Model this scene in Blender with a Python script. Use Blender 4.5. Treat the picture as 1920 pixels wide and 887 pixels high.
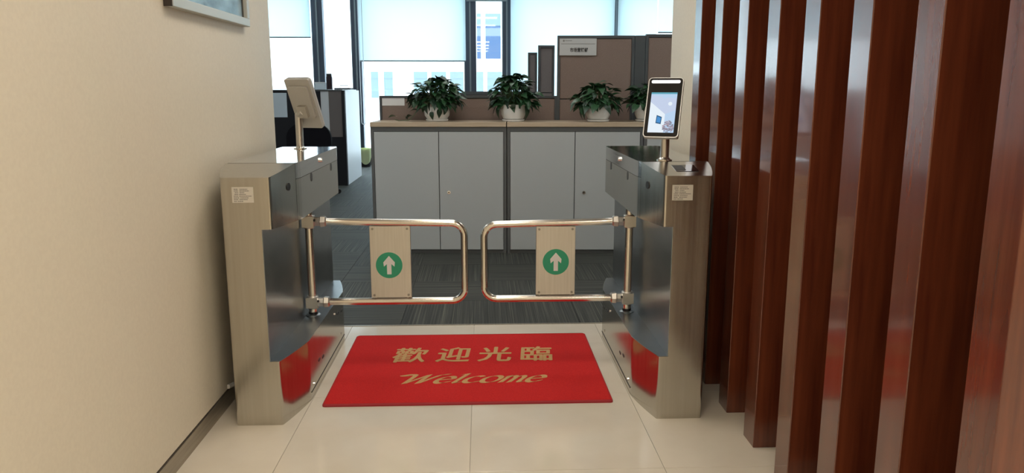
import bpy, bmesh, math, random
from mathutils import Vector, Matrix
random.seed(7)
for o in list(bpy.data.objects): bpy.data.objects.remove(o)
S = bpy.context.scene
C = S.collection
PI = math.pi

# ------------------------------------------------------------------ camera
FPX = 1441.0
PITCH = math.atan(275 / FPX)
YAW = math.atan(57 / FPX * math.cos(PITCH))
cam = bpy.data.cameras.new('camera')
cam.sensor_width = 36.0
cam.lens = FPX / 1920 * 36.0
cam.clip_end = 300
camo = bpy.data.objects.new('camera', cam)
C.objects.link(camo)
camo.location = (0, 0, 1.28)
camo.rotation_euler = (PI / 2 - PITCH, 0, -YAW)
S.camera = camo

# ------------------------------------------------------------------ world, exposure, lamp powers
W = bpy.data.worlds.new('overcast_sky')
S.world = W
W.use_nodes = True
bgn = W.node_tree.nodes['Background']
bgn.inputs[0].default_value = (0.80, 0.92, 1.0, 1)
bgn.inputs[1].default_value = 5.0
S.view_settings.view_transform = 'Standard'
S.view_settings.look = 'None'
S.view_settings.gamma = 1.0
S.view_settings.use_curve_mapping = False
S.view_settings.exposure = 0.0
LOBBY_LAMP = ((1.0, 0.91, 0.78), 13.2)
OFFICE_FILL = ((1.0, 0.98, 0.95), 6.0)

# ------------------------------------------------------------------ materials
MATS = {}
def mat(name, color, rough=0.5, metal=0.0, spec=0.5, **k):
    m = bpy.data.materials.new(name)
    m.use_nodes = True
    b = m.node_tree.nodes['Principled BSDF']
    b.inputs['Base Color'].default_value = (*color, 1)
    b.inputs['Roughness'].default_value = rough
    b.inputs['Metallic'].default_value = metal
    b.inputs['Specular IOR Level'].default_value = spec
    if 'coat' in k:
        b.inputs['Coat Weight'].default_value = k['coat']
        b.inputs['Coat Roughness'].default_value = k.get('coatr', 0.1)
    if 'emit' in k:
        b.inputs['Emission Color'].default_value = (*k['emit'][0], 1)
        b.inputs['Emission Strength'].default_value = k['emit'][1]
    if 'trans' in k:
        b.inputs['Transmission Weight'].default_value = k['trans']
    MATS[name] = m
    return m
def noise_color(m, c1, c2, scale=(1, 1, 1), nscale=5.0, detail=4.0, lo=0.35, hi=0.65, bump=0.0, rough=None, dist=0.002):
    nt = m.node_tree; N = nt.nodes; L = nt.links
    b = N['Principled BSDF']
    tc = N.new('ShaderNodeTexCoord'); mp = N.new('ShaderNodeMapping'); nz = N.new('ShaderNodeTexNoise'); rp = N.new('ShaderNodeValToRGB')
    mp.inputs['Scale'].default_value = scale
    nz.inputs['Scale'].default_value = nscale; nz.inputs['Detail'].default_value = detail
    rp.color_ramp.elements[0].position = lo; rp.color_ramp.elements[0].color = (*c1, 1)
    rp.color_ramp.elements[1].position = hi; rp.color_ramp.elements[1].color = (*c2, 1)
    L.new(tc.outputs['Object'], mp.inputs[0]); L.new(mp.outputs[0], nz.inputs['Vector']); L.new(nz.outputs['Fac'], rp.inputs[0])
    L.new(rp.outputs[0], b.inputs['Base Color'])
    if bump:
        bp = N.new('ShaderNodeBump'); bp.inputs['Strength'].default_value = bump; bp.inputs['Distance'].default_value = dist
        L.new(nz.outputs['Fac'], bp.inputs['Height']); L.new(bp.outputs[0], b.inputs['Normal'])
    if rough:
        mr = N.new('ShaderNodeMapRange'); mr.inputs['To Min'].default_value = rough[0]; mr.inputs['To Max'].default_value = rough[1]
        mr.inputs['From Min'].default_value = 0.3; mr.inputs['From Max'].default_value = 0.7
        L.new(nz.outputs['Fac'], mr.inputs['Value']); L.new(mr.outputs[0], b.inputs['Roughness'])
    return m

M_wall = noise_color(mat('wall_cream', (.70, .62, .49), .55, spec=.3), (.70, .64, .525), (.73, .67, .55), nscale=90, bump=.12, dist=.001)
M_white = mat('wall_white', (.78, .78, .75), .7)
M_ceil = mat('ceiling_white', (.82, .80, .76), .8)
M_tile = noise_color(mat('polished_tile', (.66, .60, .50), .12, spec=.5), (.64, .58, .48), (.70, .64, .54), nscale=3, detail=6, rough=(.07, .13))
M_grout = mat('tile_grout', (.42, .38, .31), .7)
M_skirt = noise_color(mat('skirting_steel', (.40, .36, .30), .35, .75), (.30, .27, .22), (.40, .36, .30), scale=(30, 1, 30), nscale=4, rough=(.3, .42))
M_steel = noise_color(mat('brushed_steel', (.60, .58, .54), .25, 1.0), (.50, .475, .425), (.54, .515, .465), scale=(14, 14, .3), nscale=5, rough=(.165, .21))
M_lid = noise_color(mat('polished_steel', (.62, .61, .59), .1, 1.0), (.58, .57, .55), (.65, .64, .62), scale=(40, 1.0, 40), nscale=5, rough=(.07, .12))
M_film = noise_color(mat('steel_under_blue_film', (.42, .50, .56), .18, 1.0), (.27, .295, .31), (.31, .335, .35), scale=(3, 3, 8), nscale=2, rough=(.29, .31))
M_tube = mat('tube_steel', (.70, .66, .60), .16, 1.0)
M_cast = mat('cast_fitting', (.62, .59, .54), .32, 1.0)
M_plate = noise_color(mat('plate_steel', (.60, .56, .49), .38, .85), (.58, .555, .50), (.64, .615, .56), scale=(60, 60, 1), nscale=5, rough=(.34, .42))
M_green = mat('sticker_green', (.024, .31, .17), .45)
M_sticker_white = mat('sticker_white', (.72, .71, .70), .5)
M_signboard = mat('sign_grey_white', (.50, .50, .49), .5)
M_print = mat('print_grey', (.22, .21, .19), .6)
M_label = mat('label_paper', (.62, .58, .51), .6)
M_black = mat('black_plastic', (.012, .012, .013), .35)
M_chair = mat('chair_mesh_black', (.010, .010, .013), .9, spec=.05)
M_sensor = mat('sensor_lens', (.06, .065, .07), .45, spec=.3)
M_screw = mat('dull_screw', (.30, .28, .25), .35, 1.0)
M_chrome = mat('lock_chrome', (.8, .8, .8), .12, 1.0)
M_darkgap = mat('dark_gap', (.02, .018, .016), .8)
M_red = noise_color(mat('mat_red', (.42, .018, .02), .9, spec=.1), (.50, .018, .020), (.62, .030, .028), nscale=350, detail=3, bump=.5, dist=.003)
M_redrim = mat('mat_rim_red', (.30, .012, .018), .7)
M_tan = noise_color(mat('mat_tan', (.58, .36, .16), .9, spec=.1), (.52, .31, .13), (.62, .40, .19), nscale=350, bump=.5, dist=.003)
M_slat = noise_color(mat('dark_red_wood', (.085, .022, .011), .24, spec=.5, coat=.8, coatr=.09), (.080, .017, .009), (.165, .041, .017), scale=(9, 9, .6), nscale=3.5, detail=6, lo=.3, hi=.72)
M_backing = mat('dark_backing_board', (.03, .012, .008), .5)
M_cab = mat('cabinet_grey', (.455, .475, .475), .45)
M_cabframe = mat('cabinet_frame_grey', (.105, .108, .108), .5)
M_cabtop = noise_color(mat('maple_laminate', (.50, .39, .27), .4), (.46, .355, .245), (.53, .42, .30), scale=(1, 14, 14), nscale=4)
M_fabric = noise_color(mat('partition_fabric', (.235, .175, .145), .9, spec=.1), (.22, .163, .135), (.25, .187, .157), nscale=220, bump=.2)
M_fabric_grey = noise_color(mat('partition_fabric_grey', (.19, .17, .165), .9, spec=.1), (.18, .16, .155), (.205, .185, .18), nscale=220, bump=.2)
M_trim = mat('partition_trim', (.055, .062, .066), .45)
M_navy = mat('black_panel', (.016, .017, .022), .65, spec=.25)
M_wpanel = mat('white_laminate', (.70, .74, .78), .4)
M_pot = mat('white_ceramic', (.82, .81, .78), .3)
M_soil = mat('soil', (.03, .022, .015), .95)
M_stem = mat('stem_green', (.05, .09, .03), .6)
M_leaf = noise_color(mat('leaf_green', (.022, .075, .028), .38), (.014, .05, .02), (.035, .105, .04), nscale=14)
M_leaf_dark = noise_color(mat('leaf_dark_green', (.012, .04, .018), .42), (.008, .03, .014), (.018, .055, .024), nscale=14)
M_frame = mat('window_frame_blue_grey', (.055, .075, .11), .4, .3)
M_frame2 = mat('window_frame_light', (.22, .27, .30), .4, .3)
M_picframe = mat('picture_frame_silver', (.52, .53, .49), .4, .2)
M_picside = mat('picture_frame_side', (.03, .02, .015), .5)
M_beige_plastic = mat('terminal_shell', (.47, .45, .41), .4, .2)
M_silver = mat('terminal_bezel', (.66, .66, .65), .38, .5)
M_glassblk = mat('terminal_black_glass', (.012, .012, .014), .06)
M_ledbar = mat('terminal_light_bar', (.9, .9, 1), .3, emit=((.93, .92, 1.0), 1.3))
M_thermos = mat('thermos_dark', (.03, .018, .03), .3, .4)
M_paper_blue = mat('pale_blue_paper', (.62, .72, .80), .6)
M_facade = mat('opposite_facade', (.88, .90, .90), .8)
M_bglass = mat('opposite_window_blue', (.055, .10, .19), .5, spec=.2)
M_bglass2 = mat('opposite_window_pale', (.17, .23, .25), .5, spec=.2)
M_cable = mat('white_cable', (.75, .73, .70), .5)
M_lampframe = mat('lamp_frame', (.8, .8, .8), .4)

def emis(name, col, s):
    m = bpy.data.materials.new(name); m.use_nodes = True
    nt = m.node_tree; nt.nodes.clear()
    e = nt.nodes.new('ShaderNodeEmission'); o = nt.nodes.new('ShaderNodeOutputMaterial')
    e.inputs[0].default_value = (*col, 1); e.inputs[1].default_value = s
    nt.links.new(e.outputs[0], o.inputs[0]); return m
M_lobby = emis('lobby_lamp_diffuser', *LOBBY_LAMP)
M_office_fill = emis('office_fill_diffuser', *OFFICE_FILL)

def glass_mat(name, tint, fac):
    m = bpy.data.materials.new(name); m.use_nodes = True
    nt = m.node_tree; nt.nodes.clear()
    o = nt.nodes.new('ShaderNodeOutputMaterial'); mx = nt.nodes.new('ShaderNodeMixShader')
    t = nt.nodes.new('ShaderNodeBsdfTransparent'); g = nt.nodes.new('ShaderNodeBsdfGlossy')
    t.inputs[0].default_value = (*tint, 1); g.inputs['Roughness'].default_value = .02
    mx.inputs[0].default_value = fac
    nt.links.new(t.outputs[0], mx.inputs[1]); nt.links.new(g.outputs[0], mx.inputs[2]); nt.links.new(mx.outputs[0], o.inputs[0])
    return m
M_pane = glass_mat('window_glass', (.93, .97, .98), .06)
def shade_mat():
    m = bpy.data.materials.new('roller_shade_fabric'); m.use_nodes = True
    nt = m.node_tree; nt.nodes.clear()
    o = nt.nodes.new('ShaderNodeOutputMaterial'); mx = nt.nodes.new('ShaderNodeMixShader')
    t = nt.nodes.new('ShaderNodeBsdfTranslucent'); d = nt.nodes.new('ShaderNodeBsdfDiffuse')
    t.inputs[0].default_value = (.80, .90, .92, 1); d.inputs[0].default_value = (.8, .86, .88, 1)
    mx.inputs[0].default_value = .32
    nt.links.new(t.outputs[0], mx.inputs[1]); nt.links.new(d.outputs[0], mx.inputs[2]); nt.links.new(mx.outputs[0], o.inputs[0])
    return m
M_shade = shade_mat()
def bag_mat():
    m = bpy.data.materials.new('yellow_green_bag'); m.use_nodes = True
    nt = m.node_tree; nt.nodes.clear()
    o = nt.nodes.new('ShaderNodeOutputMaterial'); mx = nt.nodes.new('ShaderNodeMixShader')
    t = nt.nodes.new('ShaderNodeBsdfTranslucent'); d = nt.nodes.new('ShaderNodeBsdfDiffuse')
    t.inputs[0].default_value = (.85, .92, .55, 1); d.inputs[0].default_value = (.82, .90, .55, 1)
    nt.links.new(t.outputs[0], mx.inputs[1]); nt.links.new(d.outputs[0], mx.inputs[2]); nt.links.new(mx.outputs[0], o.inputs[0])
    return m
M_bag = bag_mat()

def carpet_mat():
    m = mat('striped_carpet', (.05, .05, .045), .65, spec=.25)
    nt = m.node_tree; N = nt.nodes; L = nt.links; b = N['Principled BSDF']
    tc = N.new('ShaderNodeTexCoord'); oi = N.new('ShaderNodeObjectInfo'); ad = N.new('ShaderNodeVectorMath')
    sc = N.new('ShaderNodeVectorMath'); sc.operation = 'SCALE'; sc.inputs['Scale'].default_value = 3.0
    L.new(tc.outputs['Object'], ad.inputs[0])
    cmb = N.new('ShaderNodeCombineXYZ'); mul = N.new('ShaderNodeMath'); mul.operation = 'MULTIPLY'; mul.inputs[1].default_value = 37.0
    L.new(oi.outputs['Random'], mul.inputs[0]); L.new(mul.outputs[0], cmb.inputs[0]); L.new(mul.outputs[0], cmb.inputs[1])
    L.new(cmb.outputs[0], ad.inputs[1])
    mp = N.new('ShaderNodeMapping'); mp.inputs['Scale'].default_value = (.30, 40, 1)
    nz = N.new('ShaderNodeTexNoise'); nz.inputs['Scale'].default_value = 3.2; nz.inputs['Detail'].default_value = 3
    rp = N.new('ShaderNodeValToRGB')
    e = rp.color_ramp.elements
    e[0].position = .36; e[0].color = (.026, .028, .026, 1)
    e[1].position = .72; e[1].color = (.128, .128, .104, 1)
    k = rp.color_ramp.elements.new(.54); k.color = (.054, .057, .051, 1)
    L.new(ad.outputs[0], mp.inputs[0]); L.new(mp.outputs[0], nz.inputs['Vector']); L.new(nz.outputs['Fac'], rp.inputs[0]); L.new(rp.outputs[0], b.inputs['Base Color'])
    bp = N.new('ShaderNodeBump'); bp.inputs['Strength'].default_value = .5; bp.inputs['Distance'].default_value = .004
    L.new(nz.outputs['Fac'], bp.inputs['Height']); L.new(bp.outputs[0], b.inputs['Normal'])
    return m
M_carpet = carpet_mat()

# ------------------------------------------------------------------ helpers
def nb(): return bmesh.new()
def box(bm, x0, x1, y0, y1, z0, z1):
    vs = [bm.verts.new((x, y, z)) for z in (z0, z1) for (x, y) in ((x0, y0), (x1, y0), (x1, y1), (x0, y1))]
    for f in ((3, 2, 1, 0), (4, 5, 6, 7), (0, 1, 5, 4), (1, 2, 6, 5), (2, 3, 7, 6), (3, 0, 4, 7)):
        bm.faces.new([vs[i] for i in f])
    return bm
def B(x0, x1, y0, y1, z0, z1, bevel=0.0, seg=2):
    bm = box(nb(), x0, x1, y0, y1, z0, z1)
    if bevel:
        bmesh.ops.bevel(bm, geom=list(bm.edges), offset=bevel, segments=seg, affect='EDGES', profile=.5)
    return bm
def prism(bm, poly, zb, zt):
    """poly: list of (x,y); zb, zt: numbers or functions of (x,y)"""
    fb = zb if callable(zb) else (lambda x, y: zb)
    ft = zt if callable(zt) else (lambda x, y: zt)
    a = [bm.verts.new((x, y, fb(x, y))) for x, y in poly]
    b = [bm.verts.new((x, y, ft(x, y))) for x, y in poly]
    n = len(poly)
    bm.faces.new(a[::-1]); bm.faces.new(b)
    for i in range(n):
        j = (i + 1) % n
        bm.faces.new((a[i], a[j], b[j], b[i]))
    return bm
def tube(bm, pts, r, seg=10, cap=True, closed=False):
    pts = [Vector(p) for p in pts]
    rings = []
    n = len(pts)
    up = None
    for i, p in enumerate(pts):
        if closed: t = (pts[(i + 1) % n] - pts[i - 1])
        else: t = (pts[min(i + 1, n - 1)] - pts[max(i - 1, 0)])
        t.normalize()
        if up is None:
            up = Vector((0, 0, 1)) if abs(t.z) < .9 else Vector((0, 1, 0))
        s = t.cross(up)
        if s.length < 1e-4: s = t.cross(Vector((1, 0, 0)))
        s.normalize(); w = s.cross(t).normalized(); up = w
        rr = r[i] if isinstance(r, (list, tuple)) else r
        rings.append([bm.verts.new(p + (s * math.cos(a) + w * math.sin(a)) * rr) for a in [2 * PI * k / seg for k in range(seg)]])
    m = n if closed else n - 1
    for i in range(m):
        A, Bq = rings[i], rings[(i + 1) % n]
        for k in range(seg):
            bm.faces.new((A[k], A[(k + 1) % seg], Bq[(k + 1) % seg], Bq[k]))
    if cap and not closed:
        bm.faces.new(rings[0][::-1]); bm.faces.new(rings[-1])
    return bm
def lathe(bm, prof, seg=24, cx=0, cy=0):
    rings = []
    for r, z in prof:
        rings.append([bm.verts.new((cx + r * math.cos(2 * PI * k / seg), cy + r * math.sin(2 * PI * k / seg), z)) for k in range(seg)])
    for A, Bq in zip(rings, rings[1:]):
        for k in range(seg):
            bm.faces.new((A[k], A[(k + 1) % seg], Bq[(k + 1) % seg], Bq[k]))
    bm.faces.new(rings[0][::-1]); bm.faces.new(rings[-1])
    return bm
def disc(bm, c, n, r, h, seg=20):
    """short cylinder, centre c, axis n"""
    c = Vector(c); n = Vector(n).normalized()
    return tube(bm, [c - n * h / 2, c + n * h / 2], r, seg)
def roundrect(w, h, r, seg=5, cx=0, cy=0):
    p = []
    for sx, sy, a0 in ((1, 1, 0), (-1, 1, PI / 2), (-1, -1, PI), (1, -1, 1.5 * PI)):
        for k in range(seg + 1):
            a = a0 + PI / 2 * k / seg
            p.append((cx + sx * (w / 2 - r) + r * math.cos(a), cy + sy * (h / 2 - r) + r * math.sin(a)))
    return p
def finish(me, bm, smooth):
    bmesh.ops.recalc_face_normals(bm, faces=list(bm.faces))
    if smooth is not None:
        for f in bm.faces: f.smooth = True
        for e in bm.edges:
            e.smooth = (len(e.link_faces) == 2 and e.calc_face_angle(0) < math.radians(smooth))
    bm.to_mesh(me); bm.free()
def obj(name, bm, m, parent=None, loc=None, rot=None, smooth=35):
    me = bpy.data.meshes.new(name)
    finish(me, bm, smooth)
    me.materials.append(m)
    o = bpy.data.objects.new(name, me); C.objects.link(o)
    if parent: o.parent = parent
    if loc: o.location = loc
    if rot: o.rotation_euler = rot
    if smooth is not None: wn(o)
    return o
def wn(o):
    md = o.modifiers.new('weighted_normals', 'WEIGHTED_NORMAL'); md.keep_sharp = True; md.weight = 100
def shared(name, me, parent=None, loc=(0, 0, 0), rot=(0, 0, 0), scale=None):
    o = bpy.data.objects.new(name, me); C.objects.link(o)
    if parent: o.parent = parent
    o.location = loc; o.rotation_euler = rot
    if scale: o.scale = scale
    return o
def mesh(name, bm, m, smooth=35):
    me = bpy.data.meshes.new(name); finish(me, bm, smooth); me.materials.append(m); return me
def tag(o, label, cat, group=None):
    o['label'] = label; o['category'] = cat
    if group: o['group'] = group
    return o
def thing(name, label, cat, loc=(0, 0, 0), rot=(0, 0, 0), group=None):
    o = bpy.data.objects.new(name, None); C.objects.link(o)
    o.empty_display_size = .1
    o.location = loc; o.rotation_euler = rot
    return tag(o, label, cat, group)
def struct(name, bm, m, label, cat, smooth=35):
    o = obj(name, bm, m, smooth=smooth); o['kind'] = 'structure'; tag(o, label, cat); return o
DG = None
def text_mesh(name, body, size, m, shear=0.0, offset=0.0, ext=0.0005, sx=1.0, sy=1.0, spacing=1.0, align='CENTER'):
    cu = bpy.data.curves.new(name, 'FONT')
    cu.body = body; cu.size = size; cu.shear = shear; cu.offset = offset; cu.extrude = ext
    cu.align_x = align; cu.align_y = 'CENTER'; cu.space_character = spacing; cu.resolution_u = 3
    o = bpy.data.objects.new(name, cu); C.objects.link(o)
    dg = bpy.context.evaluated_depsgraph_get()
    me = bpy.data.meshes.new_from_object(o.evaluated_get(dg))
    bpy.data.objects.remove(o); bpy.data.curves.remove(cu)
    me.materials.clear(); me.materials.append(m)
    for v in me.vertices: v.co.x *= sx; v.co.y *= sy
    return me

# ------------------------------------------------------------------ the setting
XL = -1.05          # left wall face
YL = 3.98           # where the lobby walls end
YC = 4.10           # where tiles end and carpet begins
ZC = 2.72           # lobby ceiling
fl = struct('floor', B(-1.4, 3.6, -3.6, YC, -.06, -.004), M_grout, 'polished cream tiled lobby floor', 'floor')
T = .67
tile_cache = {}
ys = [3.77 - T * k for k in range(11)]
for j, y0 in enumerate(ys):
    y1 = y0 + T if j else YC
    for i in range(-1, 6):
        x0 = -.72 + T * i - (T if i == -1 else 0) * 0
        x1 = x0 + T
        if i == -1: x0 = -1.10
        if i == 5: x1 = 3.6
        key = (round(x1 - x0, 3), round(y1 - y0, 3))
        if key not in tile_cache:
            w, d = key
            tile_cache[key] = mesh('floor_tile', B(-w / 2 + .0008, w / 2 - .0008, -d / 2 + .0008, d / 2 - .0008, -.004, 0, .0006, 1), M_tile, None)
        shared('floor_tile', tile_cache[key], fl, ((x0 + x1) / 2, (y0 + y1) / 2, 0))
cf = struct('floor_office', B(-5.2, 5.2, YC, 13.75, -.06, -.006), M_carpet, 'dark striped carpet floor of the office', 'floor')
ct = mesh('carpet_tile', B(-.2495, .2495, -.2495, .2495, -.006, 0, .0015, 1), M_carpet, None)
for j in range(19):
    for i in range(-6, 5):
        r = (i + j) % 2 * PI / 2
        if random.random() < .18: r += PI / 2
        shared('carpet_tile', ct, cf, (.29 + .5 * i, YC + .25 + .5 * j, 0), (0, 0, r))
struct('trim_1', B(-1.1, 1.0, YC - .004, YC + .010, -.002, .0025), M_skirt, 'thin steel strip between tile and carpet', 'trim')

struct('wall_left', B(-1.30, XL, -3.6, YL, .075, 3.1), M_wall, 'long cream wall left of the turnstiles', 'wall')
struct('trim_2', B(-1.28, XL - .008, -3.6, YL - .005, .066, .075), M_darkgap, 'dark strip painted as the shadow gap under the left cream wall', 'trim')  # shade between wall and skirting put in as a near-black strip
struct('baseboard_left', B(-1.28, XL + .002, -3.6, YL - .003, 0, .066), M_skirt, 'brushed metal skirting along the left cream wall', 'baseboard')
XR = .985
struct('wall_right', B(XR, 1.30, 3.60, YL + .08, 0, 3.1), M_wall, 'narrow cream wall end behind the wooden slats', 'wall')
struct('wall_backing', B(1.19, 1.30, 1.34, 3.60, 0, 3.1), M_backing, 'dark board behind the wooden slats', 'wall')
struct('wall_lobby_side', B(3.6, 3.75, -3.6, 1.5, 0, 3.1), M_wall, 'cream wall on the far right of the lobby', 'wall')
struct('wall_lobby_front', B(1.30, 3.6, 1.34, 1.5, 0, 3.1), M_wall, 'cream lobby wall right of the slats', 'wall')
struct('wall_behind', B(-1.30, 3.75, -3.75, -3.6, 0, 3.1), M_wall, 'cream wall at the back of the lobby', 'wall')
struct('ceiling', B(-1.30, 3.75, -3.6, YL + .02, ZC, ZC + .1), M_ceil, 'white lobby ceiling', 'ceiling')
struct('ceiling_office', B(-5.2, 5.2, YL, 13.8, 3.05, 3.15), M_ceil, 'white office ceiling', 'ceiling')
struct('wall_office_left', B(-5.35, -5.2, YL, 13.8, 0, 3.1), M_white, 'white side wall of the office', 'wall')
struct('wall_office_right', B(5.2, 5.35, YL, 13.8, 0, 3.1), M_white, 'white right side wall of the office', 'wall')
struct('wall_office_front', B(-5.2, -1.30, YL - .15, YL, 0, 3.1), M_white, 'office side of the left wall', 'wall')
struct('wall_office_front_right', B(1.30, 5.2, YL - .15, YL + .08, 0, 3.1), M_white, 'office side of the right wall', 'wall')

# ---- window wall at YW
YW = 13.5
def wx(c): return .00905 * (c - 899.1)      # metres on the window plane
def winz(r): return 1.285 + .0089 * (168 - r)
struct('wall_window_head', B(-5.2, 5.2, YW - .05, YW + .25, 2.95, 3.1), M_white, 'white head above the office windows', 'wall')
struct('wall_window_sill', B(-5.2, 5.2, YW - .03, YW + .25, 0, .10), M_cabframe, 'low dark sill under the office windows', 'wall')
edges = [wx(335), wx(595), wx(666), wx(879), wx(948), wx(1154), wx(1400)]
mull_w = [.14, .18, .15, .19, .14, .12, .14]
for i in range(6):
    x0 = edges[i] + mull_w[i] / 2; x1 = edges[i + 1] - mull_w[i + 1] / 2
    p = struct('window_%d' % (i + 1), B(x0, x1, YW + .06, YW + .068, .16, 2.90), M_pane,
               ['clear pane behind the leftmost roller shade', 'narrow bright pane without a shade', 'wide pane half covered by a roller shade',
                'narrow pane showing the blue building opposite', 'wide pane fully covered by a roller shade', 'rightmost pane behind the tall partition'][i], 'window')
    obj('window_rail', B(x0, x1, YW, YW + .12, .10, .16), M_frame, p)
    obj('window_rail', B(x0, x1, YW, YW + .12, 2.90, 2.96), M_frame, p)
for i, e in enumerate(edges):
    w = mull_w[i]
    t = struct('window_mullion' if 0 else 'trim_%d' % (i + 3), B(e - w / 2, e + w / 2, YW - .03, YW + .12, .10, 2.96), M_frame,
               ['dark mullion hidden behind the left wall', 'dark blue grey mullion above the left workstation', 'dark mullion beside the hanging bead chain',
                'dark mullion left of the narrow pane', 'dark mullion right of the narrow pane', 'thin mullion above the tall partition', 'mullion at the right office corner'][i], 'mullion')
    obj('mullion_bead', B(e - w / 2 - .018, e - w / 2, YW + .0, YW + .05, .10, 2.96), M_frame2, t)
    obj('mullion_bead', B(e - .02, e + .005, YW - .045, YW - .03, .10, 2.96), M_frame2, t)

def shade(x0, x1, zb, label, group='white roller shades'):
    t = thing('roller_shade', label, 'blind', ((x0 + x1) / 2, YW - .10, zb), group=group)
    w = (x1 - x0) / 2
    obj('fabric', B(-w, w, -.001, .001, .02, 2.9 - zb), M_shade, t)
    obj('bottom_rail', B(-w, w, -.008, .008, 0, .022, .003), M_frame2, t)
    obj('roller_tube', tube(nb(), [(-w, 0, 2.9 - zb), (w, 0, 2.9 - zb)], .03, 12), M_lampframe, t)
    return t
shade(wx(335), wx(584), winz(73), 'pale roller shade drawn part way above the left workstation')
shade(wx(671), wx(870), winz(116), 'wide pale roller shade drawn low behind the leftmost potted plant')
shade(wx(872), wx(947), winz(5), 'narrow roller shade rolled up almost to the top')
shade(wx(954), wx(1149), winz(186), 'wide pale roller shade drawn fully down behind the sign')
shade(wx(1155), wx(1229), winz(186), 'narrow pale shade above the tall partition, left of its neighbour')
shade(wx(1231), wx(1400), winz(62), 'rightmost pale shade ending just above the tall partition')
ch = []
xa, xb = wx(673), wx(680)
zt_, zb_ = 2.9, winz(230)
ch = [(xa, 0, zt_), (xa, 0, zb_)] + [((xa + xb) / 2 - (xb - xa) / 2 * math.cos(a), 0, zb_ - (xb - xa) / 2 * math.sin(a)) for a in [PI * k / 6 for k in range(1, 6)]] + [(xb, 0, zb_), (xb, 0, zt_)]
o = obj('bead_chain', tube(nb(), [(x, YW - .17, z) for x, y, z in ch], .006, 6), M_wpanel)
tag(o, 'thin looped bead chain hanging beside the dark mullion', 'chain')

# ---- the building across the street
YB = 40.0
def bxp(c): return .02692 * (c - 899.4)
def bz(r): return 1.29 + .02637 * (168 - r)
bl = thing('office_building', 'white building with blue windows seen through the narrow pane', 'building', (0, YB, -8))
obj('facade', B(-30, 30, 0, 6, 0, 13.6), M_facade, bl)
obj('facade', B(-30, 30, .6, 6, 13.6, 24), M_facade, bl)
def bwin(x0, x1, z0, z1, m):
    w = obj('window', B(x0, x1, -.12, .02, z0 + 8, z1 + 8), M_facade, bl)
    obj('pane', B(x0 + .06, x1 - .06, -.15, -.12, z0 + 8.06, z1 + 7.94), m, w)
    obj('blind', B(x0 + .06, x1 - .06, -.17, -.15, z1 + 8 - (z1 - z0) * .28, z1 + 7.94), M_bglass2, w)
for q in ((889, 901), (905, 938), (942, 990), (994, 1040), (700, 740), (744, 800), (806, 860), (864, 884)):
    bwin(bxp(q[0]), bxp(q[1]), bz(112), bz(24), M_bglass)
for q in ((690, 708), (714, 735), (770, 800), (803, 835), (838, 868), (888, 905), (908, 940), (944, 980)):
    bwin(bxp(q[0]), bxp(q[1]), bz(186), bz(132), M_bglass2)

# ------------------------------------------------------------------ lamps
def lamp(name, x, y, z, w, d, m, label, group):
    t = thing(name, label, 'lamp', (x, y, z), group=group)
    bm = nb()
    box(bm, -w / 2 - .02, w / 2 + .02, -d / 2 - .02, -d / 2, -.012, 0); box(bm, -w / 2 - .02, w / 2 + .02, d / 2, d / 2 + .02, -.012, 0)
    box(bm, -w / 2 - .02, -w / 2, -d / 2, d / 2, -.012, 0); box(bm, w / 2, w / 2 + .02, -d / 2, d / 2, -.012, 0)
    obj('frame', bm, M_lampframe, t)
    obj('diffuser', B(-w / 2, w / 2, -d / 2, d / 2, -.008, -.001), m, t)
for x, y, where in ((-.05, 3.05, 'added above the welcome mat to brighten the left wall'), (-.05, 1.2, 'between the framed picture and the slats'), (-.05, -.6, 'beside the left wall, near the camera'),  # panel over the mat is added to lift the far left wall
                    (-.05, -2.6, 'in the back left corner of the lobby'), (1.3, .5, 'added as fill just in front of the nearest slat'), (2.6, .5, 'added as fill next to the right lobby wall'),  # panels in the right part of the lobby are added to brighten the left wall
                    (1.3, -1.0, 'added as fill in the middle of the lobby'), (2.6, -1.0, 'added as fill halfway along the right lobby wall'), (1.9, -2.6, 'added as fill at the back right of the lobby')):
    lamp('ceiling_light', x, y, ZC, .6, .6, M_lobby, 'square warm ceiling panel ' + where, 'lobby ceiling lights')
for x in (-2.8, -.2, 2.4):  # unseen office panels, added to brighten the cabinets and carpet
    for y in (5.0, 7.3, 11.2):
        lamp('office_fill_light', x, y, 3.05, 1.2, .6, M_office_fill, {-2.8: 'left', -.2: 'middle', 2.4: 'right'}[x] + ' ceiling fill panel added ' + {5.0: 'in the row over the cabinet fronts', 7.3: 'in the row behind the potted plants', 11.2: 'in the row nearest the windows'}[y], 'added office fill lights')

# ------------------------------------------------------------------ wooden slat screen
sc = thing('slat_screen', 'glossy dark red wooden slat screen right of the turnstiles', 'screen', (1.08, 1.335, 0))
slat_me = mesh('slat', B(-.103, .105, 0, .106, 0, ZC, .0025, 2), M_slat, None)
for k in range(8):
    shared('slat', slat_me, sc, (0, .308 * k, 0))

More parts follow.
